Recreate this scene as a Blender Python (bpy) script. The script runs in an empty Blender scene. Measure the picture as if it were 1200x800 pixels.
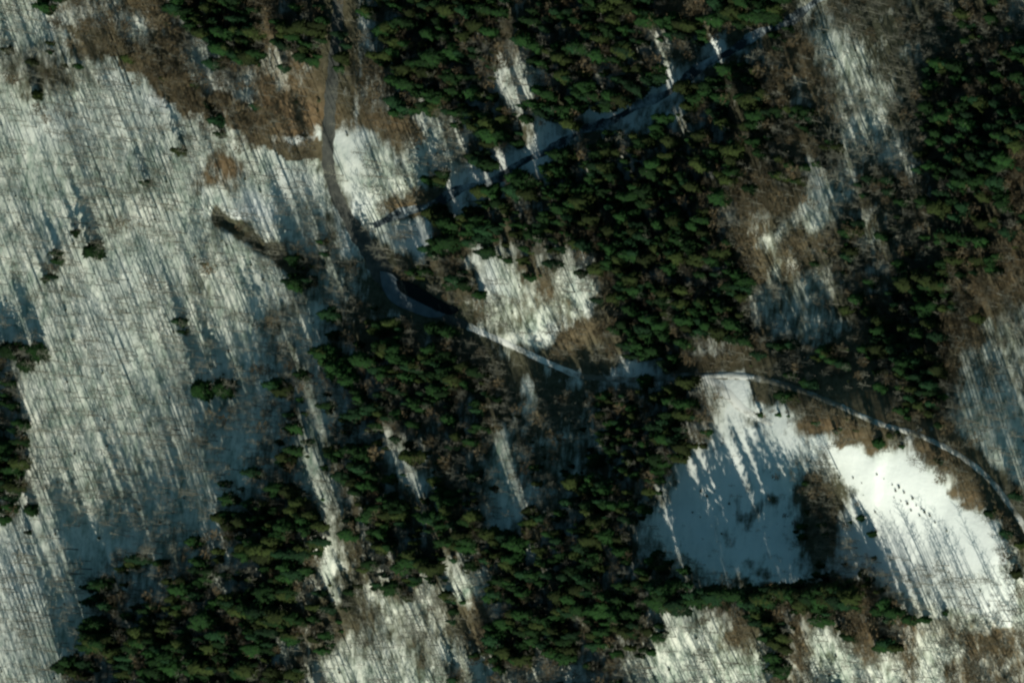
import bpy, math, random
import numpy as np
from mathutils import Matrix, Vector

SC = bpy.context.scene
COL = SC.collection
random.seed(7)
RNG = np.random.default_rng(11)
R = math.radians

# ------------------------------------------------------------------ camera
# a satellite-like long view from the east, about 23 degrees off the vertical
DIST = 6000.0
TILT = R(23)
HALF = 300.0 / DIST                       # tan of half the horizontal angle
CP = np.array([math.sin(TILT), -0.05, math.cos(TILT)])
CP = CP / np.linalg.norm(CP) * DIST
FWD = -CP / DIST
RGT = np.cross(FWD, [0, 1, 0]); RGT /= np.linalg.norm(RGT)
UP = np.cross(RGT, FWD)
cam = bpy.data.cameras.new('camera')
cam.lens = 36 / (2 * HALF)
cam.sensor_width = 36
cam.clip_start = 100
cam.clip_end = 60000
camo = bpy.data.objects.new('camera', cam)
COL.objects.link(camo)
camo.matrix_world = Matrix(((RGT[0], UP[0], -FWD[0], CP[0]),
                            (RGT[1], UP[1], -FWD[1], CP[1]),
                            (RGT[2], UP[2], -FWD[2], CP[2]),
                            (0, 0, 0, 1)))
SC.camera = camo

# ------------------------------------------------------------------ light
SUN_EL = R(21.5)
SUN_AZ = R(157)                           # clockwise from north (+Y)
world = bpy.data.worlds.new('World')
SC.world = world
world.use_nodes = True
wn = world.node_tree.nodes
sky = wn.new('ShaderNodeTexSky')
sky.sky_type = 'NISHITA'
sky.sun_disc = False
sky.sun_elevation = SUN_EL
sky.sun_rotation = SUN_AZ
sky.ozone_density = 0.6
sky.dust_density = 1.0
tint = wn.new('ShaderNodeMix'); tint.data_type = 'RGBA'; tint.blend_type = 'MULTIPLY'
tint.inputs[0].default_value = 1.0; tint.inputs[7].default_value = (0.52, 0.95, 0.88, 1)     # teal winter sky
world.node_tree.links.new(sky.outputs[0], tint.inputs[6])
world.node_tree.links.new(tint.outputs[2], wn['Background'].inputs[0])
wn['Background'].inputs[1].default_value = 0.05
sun = bpy.data.lights.new('sun', 'SUN')
sun.energy = 5.0
sun.angle = R(0.5)
sun.color = (1.0, 0.985, 0.84)
suno = bpy.data.objects.new('sun', sun)
COL.objects.link(suno)
to_sun = Vector((math.sin(SUN_AZ) * math.cos(SUN_EL), math.cos(SUN_AZ) * math.cos(SUN_EL), math.sin(SUN_EL)))
suno.rotation_euler = to_sun.to_track_quat('Z', 'Y').to_euler()
SC.view_settings.view_transform = 'Standard'
SC.view_settings.look = 'None'
SC.view_settings.exposure = 0.25
SC.view_settings.gamma = 1.0
SC.cycles.filter_width = 2.4
SC.cycles.max_bounces = 4
SC.cycles.diffuse_bounces = 3

# ------------------------------------------------------------------ places
def flat(px, py):
    """photo position (1200 x 800) to the level plane z = 0"""
    px = np.asarray(px, float); py = np.asarray(py, float)
    a = (px - 600) / 600 * HALF; b = (400 - py) / 600 * HALF
    d = FWD[:, None] + RGT[:, None] * a.ravel() + UP[:, None] * b.ravel()
    t = -CP[2] / d[2]
    return (CP[0] + t * d[0]).reshape(px.shape), (CP[1] + t * d[1]).reshape(px.shape)

def seg_dist(X, Y, pts):
    """distance to a polyline and how far along it (0..1) the nearest point is"""
    best = np.full(np.shape(X), 1e9); par = np.zeros(np.shape(X)); n = len(pts) - 1
    for i in range(n):
        x0, y0 = pts[i]; x1, y1 = pts[i + 1]
        dx, dy = x1 - x0, y1 - y0
        t = np.clip(((X - x0) * dx + (Y - y0) * dy) / (dx * dx + dy * dy), 0, 1)
        d = np.hypot(X - x0 - t * dx, Y - y0 - t * dy)
        m = d < best
        best = np.where(m, d, best); par = np.where(m, (i + t) / n, par)
    return best, par

def fl(pts):
    a = np.array(pts, float)
    x, y = flat(a[:, 0], a[:, 1])
    return list(zip(x, y))

RIDGE = fl([(900, 470), (970, 495), (1070, 520), (1150, 570), (1200, 630)])
VALLEY = fl([(392, -80), (390, 40), (388, 130), (386, 190), (400, 240), (440, 300), (490, 352), (600, 405), (700, 440), (820, 440)])
GULLY = fl([(252, 250), (264, 262), (278, 266), (290, 278), (302, 288), (318, 294), (336, 308), (352, 314)])
SHADE_GAP_PX = [(438, 262), (470, 252), (505, 238), (545, 222), (590, 205), (640, 176), (700, 147), (760, 120), (805, 92), (840, 68), (868, 52), (915, 28), (970, -5), (1010, -40)]
SHADE_GAP = fl(SHADE_GAP_PX)
SHADE_CRESTS = [(fl([(140, 860), (170, 780), (220, 700), (320, 640), (440, 600), (560, 625), (680, 640)]), 12, 48),  # crests added to turn ground from the sun and lengthen shadows
          (fl([(790, 725), (880, 722), (960, 722), (1030, 735)]), 13, 40),
          (fl([(290, 560), (350, 525), (400, 505)]), 7, 36),
          (fl([(880, 265), (940, 262), (1010, 275), (1060, 290)]), 8, 34),
          (fl([(860, 448), (930, 462), (990, 470)]), 6, 30),
          (fl([(480, 395), (560, 330), (640, 305), (700, 320)]), 3, 26),
          (fl([(560, 225), (640, 195), (720, 165), (800, 130)]), 5, 18)]
C_MOUND = fl([(640, 350)])[0]

def noise2(X, Y, scale, seed):
    """smooth value noise, -1..1"""
    x = np.asarray(X, float) / scale + seed * 17.3; y = np.asarray(Y, float) / scale - seed * 9.1
    xi = np.floor(x); yi = np.floor(y); fx = x - xi; fy = y - yi
    fx = fx * fx * (3 - 2 * fx); fy = fy * fy * (3 - 2 * fy)
    def h(a, b):
        v = np.sin(a * 127.1 + b * 311.7 + seed * 74.7) * 43758.5453
        return (v - np.floor(v)) * 2 - 1
    return ((h(xi, yi) * (1 - fx) + h(xi + 1, yi) * fx) * (1 - fy) + (h(xi, yi + 1) * (1 - fx) + h(xi + 1, yi + 1) * fx) * fy)

def H(X, Y):
    X = np.asarray(X, float); Y = np.asarray(Y, float)
    d, t = seg_dist(X, Y, RIDGE)
    h = (3 + 24 * np.clip(t * 2.2, 0, 1)) * np.exp(-(d / 50.0) ** 2)
    d, t = seg_dist(X, Y, VALLEY)
    h = h - 7 * np.exp(-(d / 34.0) ** 2)
    d, t = seg_dist(X, Y, SHADE_GAP)
    h = h - 5 * np.exp(-(d / 16.0) ** 2)
    d, t = seg_dist(X, Y, GULLY)
    h = h - 4.2 * np.exp(-(d / 3.4) ** 2)
    for c, amp, sg in SHADE_CRESTS:
        d, t = seg_dist(X, Y, c); h = h + amp * np.exp(-(d / sg) ** 2)
    h = h + 3 * np.exp(-(((X - C_MOUND[0]) / 26) ** 2 + ((Y - C_MOUND[1]) / 24) ** 2))
    h = h + 2.0 * noise2(X, Y, 90, 1) + 0.7 * noise2(X, Y, 28, 2) + 0.22 * noise2(X, Y, 9, 3)
    far = np.clip((np.hypot(X, Y) - 600) / 2500, 0, 1)
    return h + far * far * (60 + 50 * noise2(X, Y, 900, 5))

def place(px, py, above=0.0):
    """where the sight line through a photo position meets the ground (plus a height)"""
    px = np.atleast_1d(np.asarray(px, float)); py = np.atleast_1d(np.asarray(py, float))
    a = (px - 600) / 600 * HALF; b = (400 - py) / 600 * HALF
    d = FWD[:, None] + RGT[:, None] * a + UP[:, None] * b
    z = np.zeros(len(px))
    for _ in range(8):
        t = (z - CP[2]) / d[2]
        X = CP[0] + t * d[0]; Y = CP[1] + t * d[1]
        z = H(X, Y) + above
    return X, Y

def photo(X, Y, Z):
    v = np.array([X - CP[0], Y - CP[1], Z - CP[2]])
    w = (FWD[:, None] * v).sum(0)
    return 600 + (RGT[:, None] * v).sum(0) / w / HALF * 600, 400 - (UP[:, None] * v).sum(0) / w / HALF * 600

# what grows where: 25-pixel cells of the photograph
# 0 open, 1 few trees, 2 bare wood on snow, 3 dense bare wood, 4 thin brown, 5 brown, 6 thin spruce, 7 dense spruce, 8 open litter
GI = np.array([
    [2, 2, 6, 4, 4, 4, 5, 5, 7, 7, 7, 7, 5, 7, 7, 7, 8, 7, 7, 7, 7, 7, 7, 7, 7, 7, 7, 7, 6, 7, 7, 5, 5, 7, 7, 7, 7, 2, 2, 3, 3, 3, 3, 3, 3, 6, 6, 2],
    [2, 2, 6, 4, 4, 4, 4, 5, 7, 7, 7, 7, 5, 7, 7, 7, 8, 7, 7, 7, 7, 7, 7, 7, 7, 7, 6, 7, 7, 7, 6, 7, 7, 7, 7, 6, 6, 2, 2, 2, 3, 3, 3, 3, 3, 6, 6, 3],
    [3, 3, 2, 3, 4, 4, 4, 4, 4, 4, 7, 7, 5, 5, 7, 7, 8, 7, 7, 7, 7, 7, 6, 5, 5, 7, 7, 6, 7, 7, 6, 3, 3, 0, 0, 2, 4, 5, 2, 2, 2, 3, 2, 3, 3, 3, 6, 7],
    [3, 3, 6, 2, 2, 2, 4, 4, 4, 2, 4, 4, 5, 5, 4, 7, 8, 5, 7, 7, 7, 7, 6, 5, 2, 3, 7, 4, 6, 7, 7, 0, 0, 7, 7, 6, 4, 4, 4, 2, 2, 2, 3, 7, 7, 7, 7, 7],
    [2, 2, 2, 2, 2, 2, 2, 4, 4, 5, 4, 4, 5, 4, 5, 6, 8, 5, 7, 7, 7, 7, 7, 4, 2, 7, 7, 7, 7, 7, 0, 0, 7, 7, 7, 7, 4, 2, 4, 2, 2, 2, 3, 7, 7, 7, 7, 7],
    [2, 2, 2, 2, 2, 2, 2, 2, 2, 4, 5, 4, 5, 5, 8, 8, 8, 5, 4, 4, 3, 6, 7, 7, 7, 7, 7, 0, 0, 0, 7, 7, 7, 7, 7, 7, 4, 4, 3, 3, 2, 2, 3, 7, 7, 7, 7, 7],
    [2, 2, 2, 2, 2, 2, 2, 2, 2, 2, 2, 4, 4, 1, 2, 2, 0, 1, 4, 4, 2, 3, 7, 7, 7, 0, 0, 7, 7, 7, 7, 7, 7, 7, 7, 7, 4, 4, 3, 2, 2, 2, 3, 7, 7, 7, 7, 7],
    [2, 2, 2, 2, 2, 2, 2, 2, 2, 2, 2, 2, 2, 2, 2, 2, 0, 2, 1, 2, 2, 3, 7, 0, 0, 0, 7, 7, 7, 7, 7, 7, 7, 7, 7, 7, 6, 6, 3, 2, 2, 2, 2, 7, 7, 7, 7, 5],
    [2, 2, 2, 2, 2, 2, 2, 2, 2, 4, 4, 2, 2, 2, 1, 2, 1, 2, 2, 2, 7, 0, 0, 0, 7, 7, 7, 7, 7, 7, 7, 7, 7, 7, 6, 4, 6, 6, 2, 2, 6, 6, 3, 6, 7, 7, 7, 5],
    [2, 2, 2, 2, 2, 2, 2, 2, 2, 2, 2, 1, 1, 2, 2, 2, 0, 1, 4, 4, 7, 0, 7, 7, 4, 7, 7, 7, 7, 7, 7, 7, 7, 7, 4, 4, 4, 4, 2, 2, 6, 6, 6, 6, 7, 7, 7, 5],
    [2, 2, 2, 2, 2, 2, 2, 2, 2, 2, 1, 3, 1, 2, 3, 3, 0, 2, 2, 1, 7, 7, 7, 7, 7, 7, 7, 7, 7, 7, 7, 7, 7, 4, 4, 4, 2, 2, 2, 6, 2, 6, 3, 6, 7, 7, 7, 6],
    [2, 2, 2, 2, 2, 2, 2, 2, 2, 2, 2, 2, 2, 3, 3, 3, 0, 2, 2, 1, 7, 7, 7, 6, 7, 7, 6, 7, 7, 7, 7, 7, 7, 7, 5, 4, 2, 4, 4, 6, 2, 3, 6, 6, 6, 7, 7, 5],
    [2, 2, 2, 2, 2, 2, 2, 2, 2, 2, 2, 2, 2, 6, 3, 3, 3, 0, 3, 6, 3, 6, 3, 2, 6, 3, 2, 6, 7, 7, 7, 7, 7, 7, 7, 4, 2, 4, 3, 6, 3, 6, 7, 7, 7, 7, 6, 5],
    [2, 2, 2, 2, 2, 2, 2, 2, 2, 2, 2, 2, 2, 3, 3, 2, 3, 0, 0, 0, 3, 6, 3, 2, 1, 2, 2, 2, 3, 6, 7, 7, 7, 7, 7, 2, 2, 1, 2, 3, 3, 6, 7, 7, 6, 5, 5, 5],
    [2, 2, 2, 2, 2, 2, 2, 2, 2, 2, 2, 2, 3, 2, 2, 2, 3, 6, 0, 0, 0, 3, 3, 2, 2, 2, 2, 1, 6, 7, 7, 7, 7, 7, 7, 2, 1, 1, 2, 3, 6, 7, 7, 7, 6, 5, 4, 2],
    [2, 2, 2, 2, 2, 2, 2, 2, 2, 2, 2, 2, 3, 2, 2, 7, 7, 7, 7, 7, 7, 3, 0, 2, 1, 1, 3, 3, 3, 7, 7, 7, 7, 7, 6, 4, 1, 1, 2, 2, 6, 7, 7, 7, 5, 5, 2, 2],
    [6, 2, 2, 2, 2, 2, 2, 2, 2, 2, 2, 2, 2, 2, 2, 7, 7, 7, 7, 7, 7, 3, 1, 1, 1, 1, 3, 3, 3, 7, 7, 7, 4, 4, 4, 6, 6, 6, 6, 7, 7, 7, 7, 5, 5, 2, 2, 2],
    [6, 2, 2, 2, 2, 2, 2, 2, 2, 2, 2, 2, 2, 2, 2, 7, 7, 7, 7, 7, 7, 7, 1, 1, 1, 1, 0, 0, 0, 0, 0, 8, 8, 8, 8, 8, 3, 3, 8, 8, 6, 6, 7, 7, 5, 2, 2, 2],
    [6, 2, 2, 2, 2, 2, 2, 2, 2, 2, 2, 2, 2, 2, 2, 3, 6, 6, 7, 7, 7, 7, 7, 3, 1, 1, 3, 7, 7, 7, 7, 7, 4, 4, 0, 8, 6, 6, 6, 8, 8, 8, 6, 7, 3, 2, 2, 2],
    [6, 2, 2, 2, 2, 2, 2, 2, 2, 2, 3, 2, 3, 6, 2, 2, 6, 7, 6, 7, 7, 7, 7, 6, 3, 3, 6, 3, 7, 7, 7, 7, 7, 4, 0, 0, 0, 6, 5, 6, 0, 0, 6, 6, 3, 2, 2, 2],
    [7, 2, 2, 2, 2, 2, 2, 2, 2, 3, 2, 2, 3, 6, 2, 3, 6, 6, 6, 6, 3, 6, 3, 1, 3, 6, 3, 3, 7, 7, 7, 7, 6, 0, 0, 0, 0, 0, 0, 4, 6, 6, 0, 0, 8, 3, 2, 2],
    [7, 2, 2, 2, 2, 2, 2, 2, 2, 2, 2, 3, 3, 6, 2, 6, 6, 7, 1, 6, 6, 3, 1, 2, 3, 6, 3, 7, 7, 7, 7, 7, 0, 0, 0, 0, 1, 1, 3, 0, 0, 0, 0, 4, 4, 8, 2, 2],
    [7, 3, 2, 2, 2, 2, 2, 2, 2, 2, 2, 6, 3, 6, 2, 6, 7, 7, 6, 1, 6, 3, 3, 2, 7, 6, 6, 7, 7, 7, 7, 6, 0, 0, 0, 0, 1, 1, 3, 1, 1, 0, 0, 0, 4, 4, 8, 3],
    [6, 2, 2, 2, 2, 2, 2, 2, 2, 2, 6, 7, 6, 7, 6, 2, 7, 7, 7, 7, 7, 6, 3, 2, 3, 6, 6, 7, 7, 7, 7, 0, 0, 0, 0, 0, 1, 1, 3, 1, 1, 0, 0, 0, 0, 4, 8, 3],
    [6, 2, 2, 2, 2, 2, 2, 2, 2, 2, 3, 7, 7, 7, 7, 2, 7, 7, 7, 7, 7, 7, 6, 1, 7, 7, 7, 7, 7, 7, 1, 1, 1, 0, 0, 0, 1, 1, 3, 1, 1, 0, 0, 0, 0, 1, 6, 6],
    [2, 2, 2, 2, 2, 2, 2, 2, 2, 2, 3, 7, 7, 7, 7, 2, 7, 6, 7, 7, 7, 7, 7, 7, 7, 7, 7, 7, 7, 7, 6, 1, 1, 0, 0, 0, 1, 1, 3, 2, 1, 1, 0, 0, 0, 1, 6, 6],
    [2, 2, 2, 2, 2, 2, 3, 3, 3, 3, 3, 6, 7, 7, 7, 1, 6, 7, 7, 7, 7, 6, 7, 7, 7, 7, 7, 7, 7, 7, 7, 6, 6, 1, 1, 1, 1, 1, 7, 3, 2, 2, 2, 2, 0, 0, 1, 6],
    [2, 2, 2, 2, 2, 6, 3, 3, 3, 6, 6, 6, 7, 7, 6, 1, 2, 6, 6, 6, 6, 2, 2, 7, 7, 7, 7, 7, 7, 7, 7, 6, 7, 7, 7, 7, 7, 7, 7, 5, 6, 2, 2, 2, 2, 2, 2, 6],
    [2, 2, 2, 2, 6, 3, 3, 3, 6, 6, 7, 7, 7, 7, 7, 6, 6, 2, 2, 2, 3, 6, 4, 6, 7, 7, 7, 7, 7, 7, 4, 2, 2, 4, 7, 7, 5, 5, 7, 5, 5, 7, 6, 2, 2, 2, 2, 2],
    [2, 2, 2, 2, 7, 7, 7, 6, 7, 7, 7, 7, 7, 7, 6, 6, 2, 2, 2, 2, 2, 3, 4, 7, 7, 7, 7, 7, 7, 7, 6, 2, 2, 2, 4, 7, 7, 5, 2, 7, 5, 5, 4, 2, 2, 2, 4, 4],
    [2, 2, 2, 2, 7, 7, 7, 7, 7, 7, 7, 7, 7, 2, 6, 3, 2, 2, 2, 2, 2, 2, 6, 7, 7, 7, 7, 7, 7, 6, 6, 2, 2, 2, 2, 3, 7, 4, 2, 2, 5, 7, 4, 2, 2, 4, 4, 4],
    [2, 2, 2, 6, 6, 7, 7, 7, 6, 7, 7, 7, 7, 7, 6, 2, 2, 2, 2, 2, 2, 6, 2, 3, 3, 3, 6, 6, 6, 3, 2, 2, 2, 2, 2, 2, 6, 4, 2, 2, 3, 2, 4, 2, 4, 4, 4, 4],
])
for r, c, v in ((14, 22, 3), (15, 22, 3), (15, 23, 3), (15, 24, 2), (15, 25, 2), (15, 26, 4), (15, 27, 4), (16, 22, 3), (16, 24, 3), (16, 26, 4), (17, 22, 3), (17, 23, 3), (2, 5, 2), (2, 9, 2), (3, 9, 2), (4, 9, 4), (5, 2, 4), (6, 8, 3), (7, 10, 4), (8, 6, 3), (12, 2, 3), (10, 5, 3), (15, 8, 3), (12, 9, 3), (2, 3, 2), (2, 4, 2), (3, 6, 2), (4, 13, 8), (5, 13, 8), (4, 14, 8), (3, 12, 4), (2, 12, 4), (4, 8, 2), (18, 24, 3), (18, 25, 3), (12, 22, 1), (12, 23, 2), (13, 22, 1), (11, 24, 6), (11, 25, 6), (14, 13, 3), (15, 13, 3), (16, 13, 3), (14, 12, 3), (16, 12, 3), (17, 13, 3), (18, 13, 6), (17, 12, 6), (4, 36, 6), (5, 36, 6), (5, 37, 6), (6, 36, 6), (2, 36, 6), (8, 36, 6), (23, 15, 3), (24, 15, 3), (25, 15, 3), (27, 16, 3), (28, 16, 3), (26, 5, 6), (26, 7, 6), (27, 4, 6), (27, 6, 6), (27, 8, 6), (28, 6, 6), (28, 7, 6), (28, 8, 6), (25, 9, 6), (25, 10, 6), (24, 10, 6), (26, 9, 6), (26, 10, 6), (29, 5, 6), (30, 6, 6), (29, 8, 6), (30, 9, 6),
                (18, 36, 6), (19, 37, 6), (19, 38, 5), (20, 40, 4), (20, 41, 6), (19, 41, 5), (20, 43, 4), (21, 43, 5)):
    GI[r, c] = v
KINDS = ['.', 't', 's', 'g', 'b', 'B', 'c', 'C', 'o']
GR, GC = GI.shape

def inside(px, py, poly):
    r = np.zeros(np.shape(px), bool); n = len(poly)
    for i in range(n):
        x0, y0 = poly[i]; x1, y1 = poly[(i + 1) % n]
        if y0 == y1: continue
        c = ((y0 > py) != (y1 > py)) & (px < (x1 - x0) * (py - y0) / (y1 - y0) + x0)
        r ^= c
    return r

def reflect(i, n):
    i = np.mod(i, 2 * n)
    return np.where(i >= n, 2 * n - 1 - i, i)

BAND = [(40, 22), (110, 40), (200, 76), (290, 118), (360, 148), (384, 184), (345, 184), (300, 166), (262, 148), (225, 134), (192, 106), (147, 84), (122, 65), (98, 50), (70, 36)]
def classes(px, py):
    ci = reflect(np.floor(px / 25).astype(int), GC)
    ri = reflect(np.floor(py / 25).astype(int), GR)
    return np.where(inside(px, py, BAND), 5, GI[ri, ci])

def soft(table, px, py):
    """bilinear look-up of a per-class number over the cell grid"""
    T = np.array([table.get(k, 0.0) for k in KINDS])[GI]
    u = px / 25 - 0.5; v = py / 25 - 0.5
    ui = np.floor(u).astype(int); vi = np.floor(v).astype(int)
    fu = u - ui; fv = v - vi
    g = lambda a, b: T[reflect(b, GR), reflect(a, GC)]
    return (g(ui, vi) * (1 - fu) + g(ui + 1, vi) * fu) * (1 - fv) + (g(ui, vi + 1) * (1 - fu) + g(ui + 1, vi + 1) * fu) * fv

FIELD = [(850, 478), (872, 478), (900, 500), (930, 520), (952, 517), (1000, 532), (1030, 550), (1065, 544), (1090, 560), (1130, 598), (1165, 615),
         (1180, 660), (1192, 700), (1185, 735), (1130, 720), (1080, 700), (1030, 680), (985, 670), (940, 686), (880, 680), (800, 650), (770, 600), (800, 545), (840, 520)]
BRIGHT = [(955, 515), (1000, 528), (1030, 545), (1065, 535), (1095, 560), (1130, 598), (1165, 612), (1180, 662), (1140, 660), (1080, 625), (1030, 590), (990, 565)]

# ------------------------------------------------------------------ materials
def mat(name, rough=0.9):
    m = bpy.data.materials.new(name)
    m.use_nodes = True
    nt = m.node_tree
    b = nt.nodes['Principled BSDF']
    b.inputs['Roughness'].default_value = rough
    b.inputs['Specular IOR Level'].default_value = 0.15
    return m, nt, b

def N(nt, kind, **kw):
    n = nt.nodes.new(kind)
    for k, v in kw.items(): setattr(n, k, v)
    return n

def mixc(nt, fac, a, b):
    n = N(nt, 'ShaderNodeMix', data_type='RGBA')
    for s, v in ((0, fac), (6, a), (7, b)):
        if hasattr(v, 'is_linked'): nt.links.new(v, n.inputs[s])
        else: n.inputs[s].default_value = v if s == 0 else (*v, 1)
    return n.outputs[2]

def math_(nt, op, a, b=0.0, c=0.0, clamp=False):
    n = N(nt, 'ShaderNodeMath', operation=op, use_clamp=clamp)
    for s, v in enumerate((a, b, c)):
        if hasattr(v, 'is_linked'): nt.links.new(v, n.inputs[s])
        else: n.inputs[s].default_value = v
    return n.outputs[0]

def noise(nt, scale, detail=3, rough=0.55, stretch=None, rot=0.0):
    tc = N(nt, 'ShaderNodeTexCoord')
    v = tc.outputs['Object']
    if stretch:
        mp = N(nt, 'ShaderNodeMapping')
        mp.inputs['Scale'].default_value = stretch
        mp.inputs['Rotation'].default_value = (0, 0, rot)
        nt.links.new(v, mp.inputs[0]); v = mp.outputs[0]
    n = N(nt, 'ShaderNodeTexNoise')
    n.inputs['Scale'].default_value = scale
    n.inputs['Detail'].default_value = detail
    n.inputs['Roughness'].default_value = rough
    nt.links.new(v, n.inputs['Vector'])
    return n.outputs[0]

def attr(nt, name):
    return N(nt, 'ShaderNodeAttribute', attribute_name=name).outputs['Fac']

def ground_material():
    m, nt, b = mat('snow_and_leaf_litter')
    snow, thin, warm = attr(nt, 'snow'), attr(nt, 'thin'), attr(nt, 'warm')
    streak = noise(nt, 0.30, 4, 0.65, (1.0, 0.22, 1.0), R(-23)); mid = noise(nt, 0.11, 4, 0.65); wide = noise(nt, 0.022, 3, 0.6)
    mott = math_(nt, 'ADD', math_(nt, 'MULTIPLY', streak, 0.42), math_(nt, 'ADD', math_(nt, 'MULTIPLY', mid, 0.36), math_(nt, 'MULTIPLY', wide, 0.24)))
    big = noise(nt, 0.045, 4, 0.6); fine = noise(nt, 0.28, 4, 0.65); grain = noise(nt, 1.1, 2, 0.6)
    # leaf litter: olive to rust brown
    lit = mixc(nt, warm, (0.042, 0.047, 0.028), (0.155, 0.102, 0.052))
    lit2 = mixc(nt, warm, (0.105, 0.105, 0.070), (0.27, 0.190, 0.110))
    lc = mixc(nt, math_(nt, 'MULTIPLY_ADD', fine, 3.2, -1.1, True), lit, lit2)
    # snow: clean or thin with grass showing through
    clean = mixc(nt, grain, (0.78, 0.82, 0.80), (0.90, 0.91, 0.88))
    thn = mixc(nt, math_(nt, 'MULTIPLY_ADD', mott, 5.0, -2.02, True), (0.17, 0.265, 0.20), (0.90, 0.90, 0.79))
    sc = mixc(nt, thin, clean, thn)
    f = math_(nt, 'ADD', math_(nt, 'MULTIPLY_ADD', big, 1.1, -0.55), math_(nt, 'MULTIPLY_ADD', mott, 4.2, -2.1))
    f = math_(nt, 'ADD', f, math_(nt, 'MULTIPLY_ADD', grain, 0.5, -0.25))
    f = math_(nt, 'ADD', f, math_(nt, 'MULTIPLY_ADD', snow, 1.7, -0.85))
    f = math_(nt, 'MULTIPLY_ADD', f, 1.25, 0.5, True)
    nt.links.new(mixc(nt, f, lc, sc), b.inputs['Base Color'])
    bp = N(nt, 'ShaderNodeBump')
    bp.inputs['Strength'].default_value = 0.5; bp.inputs['Distance'].default_value = 0.5
    nt.links.new(fine, bp.inputs['Height'])
    nt.links.new(bp.outputs[0], b.inputs['Normal'])
    return m

def simple(name, c0, c1, scale=1.5, rnd=0.0, rough=0.9):
    m, nt, b = mat(name, rough)
    out = mixc(nt, math_(nt, 'MULTIPLY_ADD', noise(nt, scale, 2), 2.4, -0.7, True), c0, c1)
    if rnd:
        oi = N(nt, 'ShaderNodeObjectInfo')
        hs = N(nt, 'ShaderNodeHueSaturation')
        nt.links.new(math_(nt, 'MULTIPLY_ADD', oi.outputs['Random'], rnd, 1 - rnd / 2), hs.inputs['Value'])
        nt.links.new(out, hs.inputs['Color']); out = hs.outputs[0]
    nt.links.new(out, b.inputs['Base Color'])
    return m

M_GROUND = ground_material()
M_NEEDLE = {'deep green': simple('deep_green_needles', (0.003, 0.013, 0.004), (0.013, 0.041, 0.008), 0.8, 0.9),
            'olive green': simple('olive_needles', (0.009, 0.015, 0.004), (0.027, 0.040, 0.009), 0.8, 0.9),
            'bluish green': simple('bluish_green_needles', (0.003, 0.013, 0.005), (0.011, 0.037, 0.013), 0.8, 0.9)}
M_BARK = simple('grey_brown_bark', (0.10, 0.10, 0.08), (0.20, 0.195, 0.165), 1.0, 0.5)
M_TWIG = simple('grey_twigs', (0.10, 0.10, 0.078), (0.19, 0.185, 0.15), 1.0, 0.6)
M_BTWIG = simple('brown_twigs', (0.070, 0.065, 0.044), (0.145, 0.130, 0.092), 1.0, 0.6)
M_LEAF = simple('dry_brown_leaves', (0.062, 0.048, 0.026), (0.145, 0.105, 0.058), 1.0, 1.0)
M_SHRUB = simple('shrub_foliage', (0.030, 0.045, 0.018), (0.060, 0.080, 0.035), 1.5, 0.6)
M_ASPH = simple('wet_asphalt', (0.055, 0.060, 0.055), (0.12, 0.12, 0.105), 0.25, 0, 0.7)
M_TRACK = None

# ------------------------------------------------------------------ mesh helpers
class MB:
    def __init__(s): s.v = []; s.f = []; s.m = []
    def tri(s, a, b, c, m=0):
        n = len(s.v); s.v += [a, b, c]; s.f.append((n, n + 1, n + 2)); s.m.append(m)
    def cone(s, a, b, ra, rb, k=5, m=0, cap=False):
        a = Vector(a); b = Vector(b); d = (b - a).normalized()
        x = d.orthogonal().normalized(); y = d.cross(x)
        n = len(s.v)
        for i in range(k):
            t = 2 * math.pi * i / k; o = x * math.cos(t) + y * math.sin(t)
            s.v.append(tuple(a + o * ra)); 
            if rb > 0: s.v.append(tuple(b + o * rb))
        if rb > 0:
            for i in range(k):
                j = (i + 1) % k
                s.f.append((n + 2 * i, n + 2 * j, n + 2 * j + 1, n + 2 * i + 1)); s.m.append(m)
        else:
            s.v.append(tuple(b))
            for i in range(k):
                s.f.append((n + i, n + (i + 1) % k, n + k)); s.m.append(m)
    def mesh(s, name, mats):
        me = bpy.data.meshes.new(name)
        me.from_pydata(s.v, [], s.f)
        for q in mats: me.materials.append(q)
        me.polygons.foreach_set('material_index', s.m)
        me.update()
        return me

def frond(mb, root, az, L, w, drop, m, rr):
    """a flat drooping branch: a kite with two side kites"""
    d = Vector((math.cos(az), math.sin(az), 0)); root = Vector(root)
    def kite(o, a, l, ww):
        e = Vector((math.cos(a), math.sin(a), 0)); p = Vector((-math.sin(a), math.cos(a), 0))
        mid = o + e * l * 0.5 + Vector((0, 0, -drop * 0.35 * l + rr.uniform(-.05, .12)))
        tip = o + e * l + Vector((0, 0, -drop * l + rr.uniform(0, .15)))
        lf = mid + p * ww + Vector((0, 0, -.22 * ww)); rt = mid - p * ww + Vector((0, 0, -.22 * ww))
        n = len(mb.v); mb.v += [tuple(o), tuple(lf), tuple(mid), tuple(tip), tuple(rt)]
        mb.f += [(n, n + 2, n + 1), (n + 2, n + 3, n + 1), (n, n + 4, n + 2), (n + 2, n + 4, n + 3)]; mb.m += [m] * 4
    kite(root, az, L, w)
    o = root + d * L * 0.35 + Vector((0, 0, -drop * .3 * L))
    for sgn in (-1, 1):
        kite(o, az + sgn * rr.uniform(.45, .7), L * rr.uniform(.45, .6), w * .7)

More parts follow.
